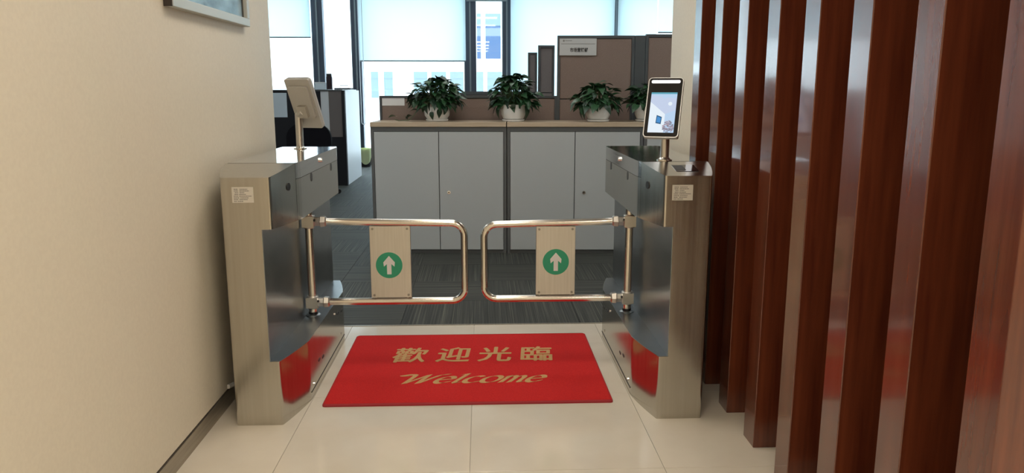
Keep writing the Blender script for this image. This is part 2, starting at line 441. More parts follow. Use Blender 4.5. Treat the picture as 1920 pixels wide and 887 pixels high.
# ------------------------------------------------------------------ turnstiles
L = 1.28
Y0 = 2.83
def bez(a, c, b, n=9):
    return [((1 - t) ** 2 * a[0] + 2 * t * (1 - t) * c[0] + t * t * b[0], (1 - t) ** 2 * a[1] + 2 * t * (1 - t) * c[1] + t * t * b[1]) for t in [k / n for k in range(n + 1)]]
IN = [(.066, 0), (.059, .0015), (.056, .007)] + bez((.054, .014), (.018, .135), (0, .25))
OUT = [(.226, 0), (.233, .0015), (.237, .007)] + bez((.238, .014), (.268, .10), (.275, .22))
IN = IN + [(u, L - v) for u, v in IN[::-1]]
OUT = OUT + [(u, L - v) for u, v in OUT[::-1]]
def clip_line(line, v0, v1):
    r = []
    def at(v):
        for (a, b), (c, d) in zip(line, line[1:]):
            if b <= v <= d: return (a + (c - a) * (v - b) / max(d - b, 1e-9), v)
        return line[-1] if v > line[-1][1] else line[0]
    r.append(at(v0)); r += [p for p in line if v0 + 1e-6 < p[1] < v1 - 1e-6]; r.append(at(v1))
    return r
def plan(v0=0, v1=L, umin=0.0, inset=0.0):
    a = [(max(u + inset, umin), v) for u, v in clip_line(IN, v0, v1)]
    b = [(u - inset, v) for u, v in clip_line(OUT, v0, v1)]
    return a + b[::-1]

def turnstile(s, xin, label):
    xc = xin + s * .1375
    t = thing('swing_turnstile', label, 'turnstile', (xc, Y0, 0), group='steel swing turnstiles')
    X = lambda u: s * (u - .1375)
    PL = lambda poly: [(X(u), v) for u, v in poly]
    # base with a shelf on top
    obj('base', prism(nb(), PL(plan(0, L)), .0, .258), M_steel, t)
    a_ = [(u + .0015, v) for u, v in clip_line(IN, .004, L - .004) if u < .09]
    obj('shelf', prism(nb(), PL(a_ + [(.0935, L - .004), (.0935, .004)]), .256, .2592), M_film, t)
    # waist: narrow upright part behind the notch
    obj('waist', prism(nb(), PL(plan(0, L, .095)), .258, .772), M_steel, t)
    wf = plan(.004, L - .004, .0938)
    half = [p for p in wf[:len(wf) // 2]]
    bm = nb()
    poly = [(.0935, .0035), (.0935, L - .003), (.0955, L - .003), (.0955, .003)]
    obj('waist_film', prism(bm, PL(poly), .259, .771), M_film, t)
    # upper housing: middle box and the two sloped noses
    up = obj('housing', prism(nb(), PL(plan(.203, L - .203)), .772, .936), M_steel, t)
    nose_top = lambda x, y: .965 + .034 * min(y, L - y) / .2
    nose = obj('front_nose', prism(nb(), PL(plan(0, .2)), .772, nose_top), M_steel, t)
    obj('rear_nose', prism(nb(), PL(plan(L - .2, L)), .772, nose_top), M_steel, t)
    bm = prism(nb(), PL(plan(.2015, L - .2015)), .9375, 1.0)
    top_e = [e for e in bm.edges if all(v.co.z > .99 for v in e.verts)]
    bmesh.ops.bevel(bm, geom=top_e, offset=.004, segments=2, affect='EDGES')
    lid = obj('lid', bm, M_lid, t)
    lk = obj('lock', disc(nb(), (X(-.003), .64, .972), (1, 0, 0), .010, .012, 14), M_chrome, lid)
    # inner seam strip under the lid
    obj('seam', prism(nb(), PL(plan(.203, L - .203, 0, .002)), .9355, .938), M_darkgap, t)
    # sensors on the passage side
    for v in (.44, .87):
        bm = nb()
        poly = roundrect(.030, .036, .0145, 5)
        prism(bm, poly, -.002, .0015)
        bmesh.ops.transform(bm, matrix=Matrix(((0, 0, -s, X(0)), (1, 0, 0, v), (0, 1, 0, .918), (0, 0, 0, 1))), verts=bm.verts)
        obj('sensor', bm, M_sensor, t)
    # black sensor eye on the curved chamfer
    n = Vector((-s * .975, -.22, 0)); p = Vector((X(.0225), .1335, .915))
    obj('sensor_eye', disc(nb(), p, n, .015, .005, 18), M_black, t)
    # base side: plinth seam, slots and screws
    obj('plinth_seam', B(*sorted((X(-.0012), X(.002))), .25, L - .25, .030, .034), M_darkgap, t)
    for v, z in ((.42, .115), (.50, .100), (.88, .19), (.98, .175)):
        bm = nb(); prism(bm, roundrect(.034, .012, .0058, 4), -.002, .0012)
        bmesh.ops.transform(bm, matrix=Matrix(((0, 0, -s, X(0)), (1, 0, 0, v), (0, 1, 0, z), (0, 0, 0, 1))), verts=bm.verts)
        obj('slot', bm, M_black, t)
    for v, z in ((.80, .21), (.30, .05), (.95, .06)):
        obj('screw', disc(nb(), (X(-.001), v, z), (1, 0, 0), .006, .006, 10), M_chrome, t)
    # specification sticker on the front panel
    u0 = .125 if s > 0 else .155
    w, h, zc = .078, .058, .902
    st = obj('specification_sticker', B(X(u0) - w / 2, X(u0) + w / 2, -.0010, .0002, zc - h / 2, zc + h / 2), M_label, t)
    rows = ((.10, .30, .37, .74), (.10, .30, .36, .80), (.14, .30, .36, .58), (.12, .30, .34, .66), (.08, .30, .34, .92), (.08, .34, .38, .76), (.08, .28, .34, .72), (.08, .22, .26, .52))
    bm = nb()
    for k, (a, b_, c_, d_) in enumerate(rows):
        z = zc + h / 2 - .008 - k * .0064
        x = X(u0) - w / 2
        for p0, p1 in ((a, b_), (c_, d_)):
            q = p0
            while q < p1 - .01:
                l = random.uniform(.03, .09); e = min(q + l, p1)
                box(bm, x + q * w, x + e * w, -.0014, -.0009, z - .0015, z + .0015); q = e + .012
    obj('printed_lines', bm, M_print, st)
    return t, X

tl, XLf = turnstile(-1, -.722, 'steel swing turnstile beside the cream wall, terminal turned away')
tr, XRf = turnstile(1, .624, 'steel swing turnstile beside the wooden slats, with card reader window')
# card reader window in the right nose
bm = nb()
sl = math.atan2(.034, .2)
prism(bm, roundrect(.088, .092, .004, 3), -.004, .0012)
obj('card_reader_glass', bm, M_glassblk, tr, (XRf(.158), .105, .965 + .034 * .105 / .2), (sl, 0, 0))
bm = nb(); prism(bm, roundrect(.040, .070, .003, 3), .0012, .0018)
obj('card_reader_mark', bm, M_sensor, tr, (XRf(.135), .105, .965 + .034 * .105 / .2), (sl, 0, 0))

YG = 3.45
def gate(t, s, xpost, xend, plate_x, zt, zb, zc):
    ox, oy = t.location.x, Y0
    y = YG - oy
    px = xpost - ox; ex = xend - ox
    R = .058
    d = 1 if ex > px else -1
    # hinge post
    post = obj('hinge_post', tube(nb(), [(px, y, .275), (px, y, .772)], .0185, 20), M_tube, t)
    obj('post_collar', lathe(nb(), [(.034, .2592), (.034, .262), (.026, .266), (.0200, .267)], 20, px, y), M_film, post)
    obj('post_ring', lathe(nb(), [(.0200, .267), (.0205, .268), (.0205, .276), (.0188, .277)], 20, px, y), M_black, post)
    obj('post_pin', tube(nb(), [(px + d * .004, y - .008, .735), (px + d * .004, y - .008, .775)], .007, 8), M_cast, post)
    # U shaped tube
    sag = -.012
    pts = [(px + d * .03, y, zt)]
    c1 = (ex - d * R, zt + sag - R); c2 = (ex - d * R, zb + R)
    pts += [(c1[0] + d * R * math.sin(a), y, c1[1] + R * math.cos(a)) for a in [PI / 2 * k / 8 for k in range(9)]]
    pts += [(c2[0] + d * R * math.cos(a), y, c2[1] - R * math.sin(a)) for a in [PI / 2 * k / 8 for k in range(9)]]
    pts += [(px + d * .03, y, zb)]
    g = obj('gate_frame', tube(nb(), pts, .0165, 16), M_tube, t, smooth=50)
    for z in (zt, zb):
        bm = nb()
        tube(bm, [(px, y, z - .030), (px, y, z - .026), (px, y, z + .026), (px, y, z + .030)], [.024, .027, .027, .024], 18)
        tube(bm, [(px, y, z), (px + d * .050, y, z), (px + d * .054, y, z), (px + d * .074, y, z), (px + d * .080, y, z)], [.022, .022, .027, .025, .018], 6)
        box(bm, px - .026, px + .026, y - .028, y - .012, z - .024, z + .024)
        obj('clamp_fitting', bm, M_cast, g)
        obj('clamp_screw', disc(nb(), (px + d * .030, y - .024, z + .010), (0, 1, 0), .005, .008, 10), M_black, g)
    # sign plate
    x0, x1 = plate_x[0] - ox, plate_x[1] - ox
    z0, z1 = zb + .020, zt - .022
    pl = obj('sign_plate', B(x0, x1, y - .012, y + .012, z0, z1, .0012, 1), M_plate, g)
    return pl, (x0, x1, y, z0, z1)
def gate_marks(g, dims, cx, zc, t):
    x0, x1, y, z0, z1 = dims
    yf = y - .012
    par = g.parent
    for xx in (x0 + .014, x1 - .014):
        for zz in (z0 + .012, z1 - .012):
            obj('plate_screw', disc(nb(), (xx, yf - .001, zz), (0, 1, 0), .0055, .005, 10), M_screw, par)
    for xx in (x0 + .018, x1 - .018):
        for zz in (z0 - .004, z1 + .004):
            obj('plate_lug', tube(nb(), [(xx, y, zz - .010), (xx, y, zz + .010)], .005, 8), M_cast, par)
    obj('green_sticker', disc(nb(), (cx - t.location.x, yf - .0006, zc), (0, 1, 0), .0605, .0012, 40), M_green, par)
    a = [(0, .044), (.026, .014), (.024, -.006), (.010, .006), (.010, -.042), (-.010, -.042), (-.010, .006), (-.024, -.006), (-.026, .014)]
    bm = nb(); prism(bm, a, 0, .0008)
    obj('white_arrow', bm, M_sticker_white, par, (cx - t.location.x, yf - .0012, zc), (PI / 2, 0, 0))
g1, d1 = gate(tl, -1, -.783, -.084, (-.512, -.328), .697, .322, .494)
gate_marks(g1, d1, -.427, .494, tl)
g2, d2 = gate(tr, 1, .672, .006, (.244, .424), .690, .328, .503)
gate_marks(g2, d2, .335, .503, tr)

# ------------------------------------------------------------------ face terminals on poles
def terminal(label, dev_c, rot, pole_xy, pole_top, n_back):
    t = thing('face_terminal', label, 'terminal', (pole_xy[0], pole_xy[1], 1.0), group='face recognition terminals')
    px, py = pole_xy
    p = obj('pole', tube(nb(), [(0, 0, .004), (0, 0, pole_top - 1.0)], .0175, 20), M_beige_plastic if 0 else M_cast, t)
    obj('flange', lathe(nb(), [(.031, .0), (.031, .003), (.024, .006), (.019, .010), (.0176, .012)], 24), M_tube, t)
    c = Vector(dev_c) - Vector((px, py, 1.0))
    w, h, d = .136, .25, .022
    rr = lambda ww, hh, r: roundrect(ww, hh, r, 5)
    Rx = Matrix.Rotation(PI / 2, 4, 'X')      # poly xy -> xz, +z -> -y
    def slab(ww, hh, r, a, b, cz=0, cx=0):
        bm = nb(); prism(bm, roundrect(ww, hh, r, 5, cx, cz), a, b); bmesh.ops.transform(bm, matrix=Rx, verts=bm.verts); return bm
    # front = local -y; prism height a..b maps to y = -a..-b
    sh = obj('shell', slab(w, h, .008, -d, -.001), M_beige_plastic, t, c, rot)
    bm = slab(w + .003, h + .003, .015, -.006, .002)
    bz_ = obj('bezel', bm, M_silver, t, c, rot)
    obj('front_glass', slab(w - .004, h - .004, .012, .002, .0030), M_glassblk, bz_)
    obj('light_bar', slab(w - .022, .013, .006, .003, .0036, h / 2 - .017), M_ledbar, bz_)
    # rear cover and hinge block
    bk = obj('rear_cover', slab(w - .030, h - .090, .008, -d - .012, -d, .012), M_beige_plastic, sh)
    obj('hinge_block', slab(.050, .060, .006, -d - .030, -d - .010, -.030), M_cast, sh)
    e = Matrix.Rotation(rot[2], 3, 'Z') @ Matrix.Rotation(rot[0], 3, 'X')
    hb = c + e @ Vector((0, d + .022, -.030))
    obj('neck', tube(nb(), [(0, 0, pole_top - 1.0 - .03), (0, 0, pole_top - 1.0 - .005), hb], [.0172, .0172, .014], 14), M_cast, t)
    return t, bz_
YD, TD = .40, .42
tL, bL = terminal('face terminal on a pole by the cream wall, seen from behind', (-.840, 3.765, 1.222), (-TD, 0, PI - YD), (-.880, 3.775), 1.165, None)
tR, bR = terminal('face terminal with a lit screen on the turnstile beside the slats', (.717, 3.052, 1.212), (-TD, 0, -YD), (.738, 3.092), 1.17, None)
# screens: flat picture made of emissive pieces (what the display shows)
def semit(n, col, s=1.0): return emis(n, col, s)
SB = semit('screen_pale_blue', (.50, .66, .86)); SW = semit('screen_white', (.80, .88, .95)); SL = semit('screen_lilac', (.56, .64, .82))
SP = semit('screen_picture_blue', (.08, .28, .62)); SD = semit('screen_plant_grey', (.26, .25, .32)); SR = semit('screen_plant_rose', (.45, .36, .42)); ST = semit('screen_bar_teal', (.12, .38, .48)); SN = semit('screen_picture_dark', (.03, .10, .20))
def sprint(name, parent, poly, m, lv):
    bm = nb(); f = bm.faces.new([bm.verts.new((x, -.0034 - lv * .0002, z)) for x, z in poly])
    prism_back = None
    ret = bmesh.ops.extrude_face_region(bm, geom=[f])
    for v in ret['geom']:
        if isinstance(v, bmesh.types.BMVert): v.co.y += .0002
    return obj(name, bm, m, parent)
for par in (bR,):
    x0, x1, z0, z1 = -.052, .050, -.107, .062
    g = sprint('screen', par, [(x0, z0), (x1, z0), (x1, z1), (x0, z1)], SB, 0)
    par2 = par
    sprint('screen_wall', par2, [(x0, z0), (.010, z0), (.010, -.03), (x0, .022)], SW, 1)
    sprint('screen_ceiling', par2, [(.010, -.03), (x1, -.012), (x1, .036), (x0, .05), (x0, .022)], SL, 1)
    sprint('screen_floor', par2, [(.010, z0), (x1, z0), (x1, -.012), (.010, -.03)], SB, 1)
    sprint('screen_status_bar', par2, [(x0, .055), (x1, .055), (x1, z1), (x0, z1)], ST, 2)
    sprint('screen_lamp', par2, [(.026 + .008 * math.cos(a), .014 + .008 * math.sin(a)) for a in [2 * PI * k / 16 for k in range(16)]], SW, 2)
    sprint('screen_lamp', par2, [(.004 + .010 * math.cos(a), .042 + .006 * math.sin(a)) for a in [2 * PI * k / 16 for k in range(16)]], SB, 2)
    sprint('screen_picture', par2, [(-.024, -.068), (-.003, -.072), (-.001, -.042), (-.022, -.034)], SN, 2)
    sprint('screen_picture', par2, [(-.021, -.064), (-.006, -.067), (-.004, -.046), (-.019, -.039)], SP, 3)
    rnd = random.Random(3)
    bm1, bm2 = nb(), nb()
    for k in range(70):
        a = rnd.uniform(0, 2 * PI); r = rnd.uniform(0, 1) ** .5
        cx, cz = .026 + r * .022 * math.cos(a), -.082 + r * .024 * math.sin(a)
        q = rnd.uniform(.002, .0045)
        box(bm1 if k % 3 else bm2, cx - q, cx + q, -.0042, -.0040, cz - q * .6, cz + q * .6)
    obj('screen_plant', bm1, SD, par2); obj('screen_plant', bm2, SR, par2)
# the left terminal's own display
sprint('screen', bL, [(-.052, -.107), (.050, -.107), (.050, .062), (-.052, .062)], SB, 0)

# ------------------------------------------------------------------ welcome mat
mt = thing('welcome_mat', 'red welcome mat with tan lettering between the turnstiles', 'mat', (-.063, 2.995, 0))
obj('mat_body', (lambda bm: prism(bm, roundrect(1.196, .896, .012, 4, 0, .455), 0, .010))(nb()), M_red, mt)
bm = nb()
o_, i_ = roundrect(1.204, .914, .014, 4, 0, .457), roundrect(1.186, .896, .010, 4, 0, .457)
n = len(o_)
A = [[bm.verts.new((x, y, z)) for x, y in q] for q, z in ((o_, .0), (o_, .006), (i_, .0108), (i_, .0))]
for k in range(n):
    j = (k + 1) % n
    for a, b in ((0, 1), (1, 2), (2, 3), (3, 0)):
        bm.faces.new((A[a][k], A[a][j], A[b][j], A[b][k]))
obj('mat_rim', bm, M_redrim, mt)
for chx, cxp in zip('歡迎光臨', (-.292, -.084, .116, .321)):
    me = text_mesh('letter', chx, .21, M_tan, ext=.0006, shear=.10, sx=.80, sy=1.04)
    bmx = nb()
    for kk, (dx, dy) in enumerate(((-.0035, 0), (0, .0025), (.0035, 0), (0, -.0025))):
        nv = len(bmx.verts); bmx.from_mesh(me); bmx.verts.ensure_lookup_table()
        for v in bmx.verts[nv:]: v.co += Vector((dx, dy, kk * .00004))
    bmx.to_mesh(me); bmx.free()
    cx0 = (max(v.co.x for v in me.vertices) + min(v.co.x for v in me.vertices)) / 2
    cy0 = (max(v.co.y for v in me.vertices) + min(v.co.y for v in me.vertices)) / 2
    for v in me.vertices: v.co.x -= cx0; v.co.y -= cy0
    shared('letter', me, mt, (cxp, .592, .0108))
def arc(cx, cy, rx, ry, a0, a1, n=14):
    return [(cx + rx * math.cos(math.radians(a0 + (a1 - a0) * k / n)), cy + ry * math.sin(math.radians(a0 + (a1 - a0) * k / n))) for k in range(n + 1)]
GL = {  # strokes on an x-height of 1, written with a broad nib
 'W': ([arc(-.25, 1.50, .28, .16, -60, -200, 10) + [(-.30, 1.72), (.05, 1.68), (.22, 1.5), (.30, .9), (.42, 0)], [(.42, 0), (.98, 1.55)], [(.98, 1.6), (1.05, .8), (1.16, 0)], [(1.16, 0), (1.62, 1.35), (1.80, 1.62), (2.05, 1.66)]], 1.98),
 'e': ([arc(.42, .5, .40, .5, 10, 120, 8) + arc(.42, .5, .42, .5, 120, 330, 14), [(.06, .48), (.5, .56), (.82, .62)]], .98),
 'l': ([[(.0, 1.62), (.20, 1.75), (.20, .12), (.32, 0), (.52, .14)]], .62),
 'c': ([arc(.46, .5, .44, .5, 55, 325, 18)], .98),
 'o': ([arc(.48, .5, .46, .5, 90, 450, 28)], 1.10),
 'm': ([[(.0, .88), (.16, 1.0), (.16, 0)], arc(.40, .62, .24, .36, 160, 0, 8) + [(.64, 0)], arc(.88, .62, .24, .36, 160, 0, 8) + [(1.12, .12), (1.24, 0), (1.40, .12)]], 1.50),
}
def pen(word, h, width, shear, m, nib):
    pieces, x = [], 0.0
    for chr_ in word:
        st, adv = GL[chr_]
        for q in st:
            q = [(a_, b_ if b_ < 1 else 1 + (b_ - 1) * .5) for a_, b_ in q]
            pieces.append([(x + px_ + py_ * shear, py_) for px_, py_ in q])
        x += adv
    xs_ = [p[0] for q in pieces for p in q]
    kx = width / (max(xs_) - min(xs_)); c0 = (max(xs_) + min(xs_)) / 2
    bm = nb()
    nx, ny = nib
    for lv, q in enumerate(pieces):
        z0 = .00002 * lv
        P = [((a - c0) * kx, b * h) for a, b in q]
        for (a, b), (c, d) in zip(P, P[1:]):
            hull = [(a - nx, b - ny), (a + nx, b + ny), (c + nx, d + ny), (c - nx, d - ny)]
            area = sum(hull[i][0] * hull[(i + 1) % 4][1] - hull[(i + 1) % 4][0] * hull[i][1] for i in range(4))
            if abs(area) < 1e-9: continue
            prism(bm, hull, -.0006, .0006 + z0)
    return bm
obj('lettering', pen('Welcome', .080, .64, .62, M_tan, (.0125, .0050)), M_tan, mt, (.018, .218, .0108), smooth=None)

# ------------------------------------------------------------------ picture on the left wall
pc = thing('framed_picture', 'framed blue-grey picture hanging high on the cream wall', 'picture', (XL, 2.69, 1.553))
def rot_wall(y0, y1, x0, x1, z0, z1, bev=0): return B(x0, x1, y0, y1, z0, z1, bev, 1)
PWd, PH = .865, .65
obj('frame_bar', rot_wall(0, PWd, .0, .030, 0, .034, .002), M_picframe, pc)
obj('frame_bar', rot_wall(0, PWd, .0, .030, PH - .034, PH, .002), M_picframe, pc)
obj('frame_bar', rot_wall(0, .034, .0, .030, .034, PH - .034, .002), M_picframe, pc)
obj('frame_bar', rot_wall(PWd - .034, PWd, .0, .030, .034, PH - .034, .002), M_picframe, pc)
obj('frame_edge', rot_wall(-.006, 0, .0, .028, 0, PH), M_picside, pc)
M_art = noise_color(mat('art_print', (.16, .24, .30), .25), (.10, .15, .19), (.26, .38, .45), scale=(1, 2, 4), nscale=3, detail=5)
obj('print', rot_wall(.034, PWd - .034, .004, .012, .034, PH - .034), M_art, pc)
obj('print_edge', rot_wall(PWd - .050, PWd - .034, .012, .0145, .034, PH - .034), M_black, pc)

# ------------------------------------------------------------------ cable by the left wall
cb = obj('cable', tube(nb(), [(XL + .004, 3.02, .085), (XL + .012, 3.06, .080), (XL + .030, 3.10, .070), (XL + .045, 3.115, .062)], .009, 10), M_cable)
tag(cb, 'short white cable between the cream wall and the turnstile', 'cable')

# ------------------------------------------------------------------ storage cabinets in the office
OR = Vector((-.862, 6.03, 0)); OA = math.radians(-2.6)
def OT(x, y, z=0.0):
    c, s = math.cos(OA), math.sin(OA)
    return (OR.x + x * c - y * s, OR.y + x * s + y * c, z)
CW, CD, CH = 1.052, .42, 1.035
def cabinet(x, label):
    t = thing('storage_cabinet', label, 'cabinet', OT(x, 0), (0, 0, OA), 'grey storage cabinets')
    w = CW
    bm = nb()
    box(bm, 0, .022, .0, CD, 0, .998); box(bm, w - .022, w, .0, CD, 0, .998)
    box(bm, .022, w - .022, CD - .02, CD, 0, .998)
    box(bm, .022, w - .022, .0, CD, .965, .998); box(bm, .022, w - .022, .02, CD, .0, .03)
    obj('carcass', bm, M_cabframe, t)
    obj('top_board', B(-.001, w - .002, -.012, CD, .999, CH, .002, 1), M_cabtop, t)
    dw = (w - .044) / 2
    for k in range(2):
        x0 = .022 + k * dw
        d = obj('door', B(x0 + .0025, x0 + dw - .0025, .002, .020, .032, .961, .0025, 2), M_cab, t)
        if k:
            obj('lock', disc(nb(), (x0 + .075, .0, .49), (0, 1, 0), .013, .010, 16), M_chrome, d)
            obj('keyhole', disc(nb(), (x0 + .075, -.006, .49), (0, 1, 0), .005, .003, 10), M_black, d)
    return t
cabinet(0, 'grey two-door cabinet under the two leftmost potted plants')
cabinet(CW + .006, 'grey two-door cabinet behind the right swing gate, middle of the row')
cabinet(2 * CW + .012, 'grey cabinet at the right end of the row, mostly hidden by the turnstile')

# ------------------------------------------------------------------ partitions
def partition(x, y, w, h, label, fab, seam=None, base=None, frame=.022, group='office partitions', rot=OA, world=False, z0=0.0, depth=.05):
    t = thing('partition', label, 'partition', (x, y, 0) if world else OT(x, y), (0, 0, rot), group)
    bm = nb()
    box(bm, 0, frame, 0, depth, z0, h); box(bm, w - frame, w, 0, depth, z0, h); box(bm, frame, w - frame, 0, depth, h - frame, h)
    obj('frame', bm, M_trim, t)
    obj('core', B(frame - .004, w - frame + .004, .018, depth - .018, z0 + .004, h - frame + .004), M_trim, t)
    zs = [z0 + .02] + ([seam] if seam else []) + [h - frame]
    for a, b in zip(zs, zs[1:]):
        obj('panel', B(frame, w - frame, .008, depth - .008, a + .004, b - .004, .003, 1), fab if not (base and a < .5) else base, t)
    return t
ZP, ZH = 1.232, 1.712
YP = CD + .012
low = partition(.0, YP, 1.461, ZP, 'low brown fabric partition behind the two leftmost plants', M_fabric, seam=.80, frame=.018)
high = partition(1.462, YP, .625, ZH, 'tall brown fabric partition with the white sign', M_fabric, seam=1.205)
pst = obj('partition_post', B(0, .085, -.004, .06, 0, ZH, .003, 1), M_trim, None, OT(2.090, YP), (0, 0, OA))
tag(pst, 'dark grey post between the two tall brown partitions', 'post')
high2 = partition(2.178, YP - .004, .9, ZH + .01, 'tall brown fabric partition right of the dark post', M_fabric, seam=1.205)
# sheet of paper on the low partition and the department sign
pp = obj('paper_strip', B(0, .185, -.002, 0, 0, .062), M_sticker_white, None, OT(.022, YP + .006, ZP - .080), (0, 0, OA))
tag(pp, 'blank pale paper strip at the left end of the low partition', 'paper')
sg = thing('department_sign', 'white department sign at the top of the tall partition', 'sign', OT(1.478, YP - .002, ZH - .158), (0, 0, OA))
SWd, SHt = .300, .134
obj('board', B(0, SWd, -.006, .004, 0, SHt, .001, 1), M_signboard, sg)
obj('divider_line', B(.012, SWd - .010, -.0072, -.006, .090, .094), M_print, sg)
bm = disc(nb(), (.034, -.0066, .116), (0, 1, 0), .008, .0012, 16)
obj('logo_dot', bm, M_print, sg)
bm = nb()
for k in range(7): box(bm, .046 + k * .008, .0515 + k * .008, -.0072, -.006, .1135, .1205)
obj('logo_letters', bm, M_print, sg)
me = text_mesh('sign_text', '市场营销部', .036, M_black, offset=.0011, ext=.0005)
xs = [v.co.x for v in me.vertices]; ysx = [v.co.y for v in me.vertices]
for v in me.vertices: v.co.x = (v.co.x - (max(xs) + min(xs)) / 2) * .146 / (max(xs) - min(xs)); v.co.y -= (max(ysx) + min(ysx)) / 2
shared('sign_text', me, sg, (.158, -.0068, .044), (PI / 2, 0, 0))
# farther rows
partition(.555, 7.68, .160, 1.706, 'grey fabric partition end just left of the sign partition', M_fabric_grey, seam=1.25, rot=0, world=True)
partition(.535, 9.02, .105, 1.700, 'farther and shorter looking grey partition end behind the plants', M_fabric_grey, seam=1.25, rot=0, world=True)
partition(-.60, 7.74, 1.30, 1.253, 'second low partition row with a dark top rail', M_fabric_grey, seam=.75, rot=0, world=True)
partition(-.20, 9.08, .90, 1.262, 'third low partition row farther back', M_fabric_grey, seam=.75, rot=0, world=True)

# ------------------------------------------------------------------ left workstation
YS = 10.5
def sx(c): return .007156 * (c - 900.1)
ws = thing('workstation', 'dark workstation cubicle with white side panel by the window', 'workstation', (sx(640), YS, 0))
ox = sx(640)
obj('front_panel', B(sx(615) - ox, 0, .0, .05, .657, 1.262), M_fabric_grey, ws)
obj('front_panel', B(sx(615) - ox, 0, .0, .052, .0, .657), M_navy, ws)
obj('corner_post', B(-.005, .035, -.02, .055, 0, 1.275), M_navy, ws)
obj('side_panel', B(-.005, .03, .055, 1.25, 0, 1.27), M_wpanel, ws)
obj('white_end_panel', B(sx(600) - ox, sx(615) - ox, .01, .05, .0, 1.262), M_wpanel, ws)
obj('dark_panel', B(sx(430) - ox, sx(600) - ox, .0, .05, .0, 1.262), M_navy, ws)
obj('top_rail', B(sx(430) - ox, .0, -.01, .06, 1.262, 1.282), M_trim, ws)
obj('counter_top', B(sx(560) - ox, -.006, .061, 1.25, 1.255, 1.283), M_wpanel, ws)
pn = obj('notice_board', B(0, .20, -.012, 0, 0, .32, .002, 1), M_paper_blue, None, (sx(510), YS - .001, .92))
tag(pn, 'pale blue notice panel on the dark cubicle next to the cream wall', 'notice')
th = thing('thermos', 'dark thermos flask standing on the cubicle rail', 'thermos', (sx(614), YS + .14, 1.2835))
obj('flask', lathe(nb(), [(.040, 0), (.042, .004), (.042, .165), (.038, .172)], 18), M_thermos, th)
obj('cap', lathe(nb(), [(.036, .172), (.036, .205), (.033, .211)], 18), M_black, th)
dt = thing('document_tray', 'flat dark tray with a wire handle on the cubicle', 'tray', (sx(641) - .03, YS + .35, 1.2835))
obj('tray_body', B(-.12, .10, -.12, .12, 0, .022, .004, 1), M_navy, dt)
obj('wire_handle', tube(nb(), [(-.05, -.05, .02), (-.05, -.05, .055), (.06, -.05, .055), (.06, -.05, .02)], .005, 6), M_wpanel, dt)
bxo = thing('file_box', 'small pale grey box on the cubicle left of the thermos', 'box', (sx(597), YS + .20, 1.2835))
obj('box_body', B(-.075, .068, -.06, .10, 0, .085, .004, 1), M_paper_blue, bxo)
obj('box_lid', B(-.078, .071, -.063, .103, .085, .098, .004, 1), M_wpanel, bxo)

# office chair in front of the cubicle
oc = thing('office_chair', 'black office chair with a rounded back in front of the cubicle', 'chair', (-2.07, 9.58, 0))
bm = nb()
prism(bm, roundrect(.53, .44, .17, 8, 0, .66), 0, .06)
bmesh.ops.transform(bm, matrix=Matrix.Rotation(PI / 2, 4, 'X'), verts=bm.verts)
obj('backrest', bm, M_chair, oc, (0, -.22, 0), (-.05, 0, 0))
bm = nb(); prism(bm, roundrect(.50, .48, .08, 5), .43, .51)
obj('seat', bm, M_black, oc)
obj('gas_column', tube(nb(), [(0, 0, .10), (0, 0, .43)], .03, 12), M_black, oc)
for k in range(5):
    a = 2 * PI * k / 5 + .3
    obj('foot', tube(nb(), [(0, 0, .11), (.28 * math.cos(a), .28 * math.sin(a), .07)], [.03, .02], 8), M_black, oc)
    obj('caster', disc(nb(), (.28 * math.cos(a), .28 * math.sin(a), .030), (-math.sin(a), math.cos(a), 0), .030, .04, 14), M_black, oc)

# waste bin
wb = thing('waste_bin', 'waste bin with a yellow-green bag on the carpet by the window', 'bin', (-1.985, 13.15, 0))
obj('bin_body', lathe(nb(), [(.082, 0), (.086, .006), (.100, .29), (.094, .292), (.076, .02)], 24), M_black, wb)
bm = nb()
seg = 32
rings = []
for r, z, am in ((.103, .17, .13), (.109, .22, .05), (.112, .29, .004), (.110, .310, .004), (.098, .311, .004), (.090, .22, 0)):
    rings.append([bm.verts.new(((r + .004 * math.sin(7 * a)) * math.cos(a), (r + .004 * math.sin(7 * a)) * math.sin(a), z - am * max(0, math.cos(a + PI / 2 - .25)) ** 1.3)) for a in [2 * PI * k / seg for k in range(seg)]])
for A, Bq in zip(rings, rings[1:]):
    for k in range(seg): bm.faces.new((A[k], A[(k + 1) % seg], Bq[(k + 1) % seg], Bq[k]))
obj('bag', bm, M_bag, wb)

# ------------------------------------------------------------------ potted plants
def leaf_mesh(m, droop, fold):
    bm = nb()
    prof = [(0, .0), (.10, .24), (.28, .34), (.5, .30), (.75, .16), (1.0, .0)]
    mid, lft, rgt = [], [], []
    for t, w in prof:
        z = -droop * t * t
        x = t * (1 - .15 * droop * t)
        mid.append(bm.verts.new((x, 0, z)))
        if w > 0:
            off = .10 if t == .10 else 0
            lft.append(bm.verts.new((x - off, w, z + fold * w)))
            rgt.append(bm.verts.new((x - off, -w, z + fold * w)))
    for sd in (lft, rgt):
        bm.faces.new((mid[0], mid[1], sd[0]))
        for k in range(len(sd) - 1):
            bm.faces.new((mid[k + 1], mid[k + 2], sd[k + 1], sd[k]))
        bm.faces.new((mid[-2], mid[-1], sd[-1]))
    me = bpy.data.meshes.new('leaf')
    finish(me, bm, 80); me.materials.append(m)
    return me
LEAF = [leaf_mesh(M_leaf, .35, .25), leaf_mesh(M_leaf, .6, .15), leaf_mesh(M_leaf_dark, .45, .3), leaf_mesh(M_leaf_dark, .75, .1)]
